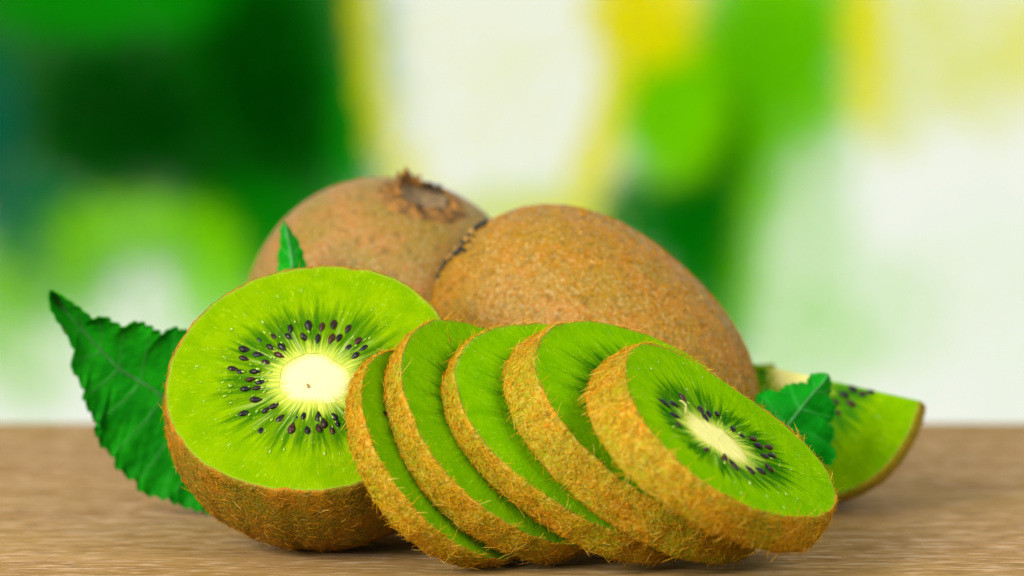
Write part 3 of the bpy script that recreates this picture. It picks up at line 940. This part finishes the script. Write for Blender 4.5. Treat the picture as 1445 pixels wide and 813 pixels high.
M_LEAF = leaf_material("leaf_dark", (0.003, 0.19, 0.004), (0.010, 0.32, 0.006), 0.15)
M_LEAF_R = leaf_material("leaf_mid", (0.002, 0.24, 0.006), (0.005, 0.36, 0.010), 0.18)
M_LEAF_S = leaf_material("leaf_small", (0.006, 0.34, 0.01), (0.015, 0.46, 0.012), 0.3)
M_VEIN = plain("vein_green", (0.03, 0.22, 0.03), 0.45, 0.3, 5.0, 0.4)
M_VEIN_R = plain("vein_green_light", (0.03, 0.30, 0.04), 0.45, 0.3, 5.0, 0.4)

leaf("large dark green toothed leaf standing at the far left behind the half kiwi",
     [(71, 410), (85, 417), (100, 427.6), (113, 436), (126, 447.5), (133, 452), (142, 446.6), (154, 451), (166, 458.6), (177, 463), (184, 457), (193, 454), (204, 457), (215, 463), (230, 472), (238, 465), (246, 463), (257, 465), (275, 474), (285, 486), (300, 490), (318, 515), (340, 560), (350, 620), (352, 640)],
     [(71, 410), (70, 425), (73, 438.7), (83, 455), (93, 469.6), (106.5, 496), (103, 507), (100, 518), (108, 530), (113, 540), (120, 554), (117.5, 560), (121, 571), (126, 580), (133, 594), (144, 602), (133, 607), (137, 618), (142, 629), (153, 639), (162, 647), (162, 658), (176, 671), (193, 682), (194, 689), (197, 695), (215, 701), (237, 706), (250, 713), (270, 719), (290, 724), (308, 728.5), (330, 722), (345, 700), (352, 640)],
     [(71, 410), (90, 435), (113, 461), (140, 492), (171, 523), (210, 545), (255, 580), (310, 620), (352, 640)],
     lambda p, t, c: 4.15 + 0.6 * (p[1] - 410) / 318 - 0.35 * (1 - t) ** 3, M_LEAF, M_VEIN, 3, 10.0, 0.12, fold=-0.3, n=170, teeth=(30, 6.0))
leaf("mid green rounded scalloped leaf standing between the front slice and the right wedge",
     [(1168.5, 528), (1161, 525.5), (1153.6, 526.5), (1146, 527), (1141.5, 530.6), (1139, 536), (1139, 541), (1134, 539), (1129, 540), (1115, 541), (1106, 545), (1101, 550), (1098, 553), (1090, 550), (1080.6, 551), (1068, 556), (1064, 563), (1066, 572), (1075, 600), (1080, 630), (1088, 662)],
     [(1168.5, 528), (1172, 533), (1174, 541), (1173, 552), (1170, 560), (1175, 563), (1179, 570), (1180, 580), (1178, 590), (1170, 598), (1176, 602), (1178, 609), (1176.6, 620), (1170, 628), (1176, 631), (1180, 637), (1180.7, 643), (1178, 650), (1172.6, 656), (1155, 662), (1130, 668), (1088, 662)],
     [(1168.5, 528), (1160, 541), (1141.5, 561.7), (1127, 580), (1113, 598), (1098, 630), (1088, 662)],
     lambda p, t, c: 3.1 - 0.25 * t, M_LEAF_R, M_VEIN_R, 4, 5.0, 0.12, fold=0.35, teeth=(22, 4.0))
leaf("small bright green leaf tip rising behind the half kiwi in front of the upright kiwi",
     [(401, 312), (397, 318), (394, 325.5), (396, 333), (394, 341), (395.5, 348), (392, 356), (391, 364), (393, 371), (391, 380), (391, 400), (396, 425), (412, 440)],
     [(401, 312), (406, 317), (411.5, 325.5), (413, 330), (418, 334), (422.7, 341.5), (423, 348), (428, 353), (429, 357.5), (428, 363), (432, 370), (434, 385), (436, 405), (430, 425), (412, 440)],
     [(401, 312), (405, 330), (409, 350), (412, 370), (413, 400), (412, 440)],
     lambda p, t, c: 4.3 - 0.3 * t, M_LEAF_S, M_VEIN_R, 5, 5.0, 0.14, fold=0.2, n=70)

# ------------------------------------------------------------------ the garden far behind, out of focus
def foliage_material(name, colr, var=0.25, trans=0.45):
    k = NT(name)
    hv = k.attr('hv').outputs['Fac']
    a = tuple(c * (1 - var) for c in colr); b = tuple(min(1, c * (1 + var)) for c in colr)
    c = k.mix(hv, a, b)
    df = k.n('ShaderNodeBsdfDiffuse'); k.l(c, df.inputs[0])
    tr = k.n('ShaderNodeBsdfTranslucent'); k.l(c, tr.inputs[0])
    ms = k.n('ShaderNodeMixShader'); ms.inputs[0].default_value = trans
    k.l(df.outputs[0], ms.inputs[1]); k.l(tr.outputs[0], ms.inputs[2])
    k.l(ms.outputs[0], k.out.inputs[0])
    return k.m

def foliage(name, label, colr, clumps, seed, size=1.7, var=0.25, trans=0.45):
    """clumps: (x, z, rx, rz, y, ry, optical density) in cm; leaves scattered with a soft edge"""
    g = np.random.default_rng(seed)
    Vs, hv = [], []
    for (x, z, rx, rz, y, ry, tau) in clumps:
        area_ = math.pi * rx * rz
        n = int(tau * area_ / (0.30 * size * size))
        d = g.normal(0, 1, (n, 3)); d /= np.linalg.norm(d, axis=1)[:, None]
        p = d * (g.uniform(0, 1, n) ** (1 / 3) * (1 + .16 * g.normal(0, 1, n)))[:, None] * [rx, ry, rz] + [x, y, z]
        ax = g.normal(0, 1, (n, 3)); ax /= np.linalg.norm(ax, axis=1)[:, None]
        b = np.cross(ax, g.normal(0, 1, (n, 3))); b /= np.linalg.norm(b, axis=1)[:, None]
        c = np.cross(ax, b)
        L = size * g.uniform(0.7, 1.3, (n, 1))
        W_ = L * 0.5
        q = np.stack([p - ax * L * .5, p + b * W_ * .5 - ax * L * .05 + c * L * .05, p + ax * L * .5, p - b * W_ * .5 - ax * L * .05 + c * L * .05], 1)
        Vs.append(q.reshape(-1, 3))
        hv.append(np.repeat(g.uniform(0, 1, n), 4))
    V = np.concatenate(Vs); hv = np.concatenate(hv)
    F = np.arange(len(V)).reshape(-1, 4)
    o = obj(name, mesh_np(name, V, [F], {"hv": hv}, smooth=False), foliage_material(name, colr, 0.04 if colr[1] > .7 else var, trans))
    tag(o, label, "foliage", kind="stuff")
    print(name, len(F))
    return o

def cl(px_, py_, rx, rz, tau, Y, ry=25):
    k_ = (Y + 50) / (100 / 36 * 1445)
    return ((px_ - 722.5) * k_, 9 - (py_ - 73) * k_, rx * k_, rz * k_, Y, ry, tau)

foliage("dark_foliage", "deep green foliage with shade put into its colour, blurred at the upper left", (0.001, 0.115, 0.001),  # darker leaf colour carries the shade of this mass
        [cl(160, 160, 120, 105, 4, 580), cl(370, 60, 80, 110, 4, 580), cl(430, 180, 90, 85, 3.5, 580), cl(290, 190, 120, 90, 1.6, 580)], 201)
foliage("green_foliage", "bright green foliage blurred around the dark shrub and across the centre right", (0.003, 0.42, 0.001),
        [cl(150, 80, 340, 300, 6, 680), cl(400, 120, 150, 330, 6, 680), cl(120, 5, 200, 55, 3, 540), cl(340, 330, 130, 80, 4, 600), cl(60, 360, 110, 110, 3, 600), cl(495, 190, 34, 120, 2, 560),
         cl(1025, 190, 70, 150, 8, 600), cl(960, 130, 80, 120, 4, 620), cl(940, 310, 110, 90, 5, 600), cl(1000, 430, 62, 120, 5, 600)], 202)
foliage("deep_green_foliage", "green branch with shade put into its colour, blurred behind the big kiwi", (0.001, 0.26, 0.001),  # shaded copy of the green leaves, shade painted as a deeper colour
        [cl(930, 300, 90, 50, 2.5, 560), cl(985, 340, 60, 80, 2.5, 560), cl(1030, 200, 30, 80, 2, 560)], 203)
foliage("teal_foliage", "bluish green leaves blurred at the far left edge", (0.001, 0.20, 0.14),
        [cl(-8, 190, 40, 140, 2.5, 560), cl(40, 295, 55, 60, 1.6, 560)], 207)
foliage("yellow_foliage", "yellow leaves with sunlight put into their colour, blurred beside the pale gaps", (0.97, 0.90, 0.001),  # no sun here, the leaf colour itself holds the sunlight
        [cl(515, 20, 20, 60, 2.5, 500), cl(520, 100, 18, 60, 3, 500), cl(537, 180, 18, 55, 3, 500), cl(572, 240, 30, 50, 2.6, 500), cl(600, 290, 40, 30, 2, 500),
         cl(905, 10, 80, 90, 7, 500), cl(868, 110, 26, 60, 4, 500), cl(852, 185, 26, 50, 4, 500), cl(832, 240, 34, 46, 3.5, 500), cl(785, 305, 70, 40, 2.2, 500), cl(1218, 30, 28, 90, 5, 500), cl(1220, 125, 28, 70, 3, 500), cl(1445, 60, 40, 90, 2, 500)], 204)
foliage("cream_foliage", "thin pale yellow leaves blurred at the upper right, some added as glow over the pale gap", (0.99, 0.95, 0.22),
        [cl(1320, 60, 125, 125, 1.8, 540), cl(1400, 140, 70, 70, .7, 540), cl(1250, 175, 56, 60, 1.2, 540), cl(700, 315, 150, 55, 1.2, 540), cl(690, 100, 172, 185, .32, 520)], 208)  # last clump: leaves added to give the pale gap a warm glow and soft rim
foliage("lime_foliage", "yellow green leaves blurred above the table edge", (0.36, 0.85, 0.001),
        [cl(945, 150, 76, 110, 8, 530), cl(1095, 30, 115, 110, 9, 560), cl(1110, 130, 85, 90, 6, 560), cl(1075, 240, 40, 90, 2.5, 560), cl(1050, 380, 36, 110, 2.5, 580),
         cl(300, 400, 56, 100, 2.6, 500), cl(190, 315, 130, 46, 1.7, 500), cl(105, 360, 40, 60, 1.2, 500), cl(-5, 440, 50, 100, 2.5, 560), cl(215, 420, 120, 120, .45, 500), cl(90, 450, 70, 70, .6, 500)], 205)
foliage("pale_foliage", "thin pale mint green leaves blurred at the right", (0.60, 0.93, 0.34),
        [cl(1130, 330, 90, 120, 1.3, 640), cl(1140, 490, 110, 110, 1.4, 640), cl(1150, 200, 60, 80, 1.5, 600), cl(1250, 440, 120, 110, .6, 640), cl(740, 300, 110, 50, 1.2, 640), cl(40, 540, 80, 60, 1.2, 640), cl(1400, 420, 130, 180, .15, 640)], 206)

# the same garden goes on to both sides of the view
def outer(seed, n, rx, rz, tau, r0, zr):
    g = np.random.default_rng(seed)
    out = []
    for sgn in (-1, 1):
        for a in np.linspace(16.5, 56, n):
            a_ = D2R(a + g.uniform(-1.5, 1.5)) * sgn
            r = r0 + g.uniform(-20, 20)
            out.append((r * math.sin(a_), g.uniform(*zr), rx * g.uniform(.8, 1.2), rz * g.uniform(.8, 1.2), -50 + r * math.cos(a_), 25, tau))
    return out
foliage("side_foliage", "green foliage going on beyond both sides of the view", (0.003, 0.34, 0.001), outer(301, 11, 50, 85, 2.4, 680, (-60, 40)), 301, size=5.0)
foliage("side_lime_foliage", "yellow green leaves going on beyond both sides of the view", (0.36, 0.85, 0.001), outer(302, 6, 22, 26, 2.5, 610, (-50, 50)), 302, size=3.5)
foliage("side_yellow_foliage", "yellow leaves going on beyond both sides of the view", (0.97, 0.90, 0.001), outer(303, 4, 12, 30, 2.0, 590, (-40, 50)), 303, size=3.5)
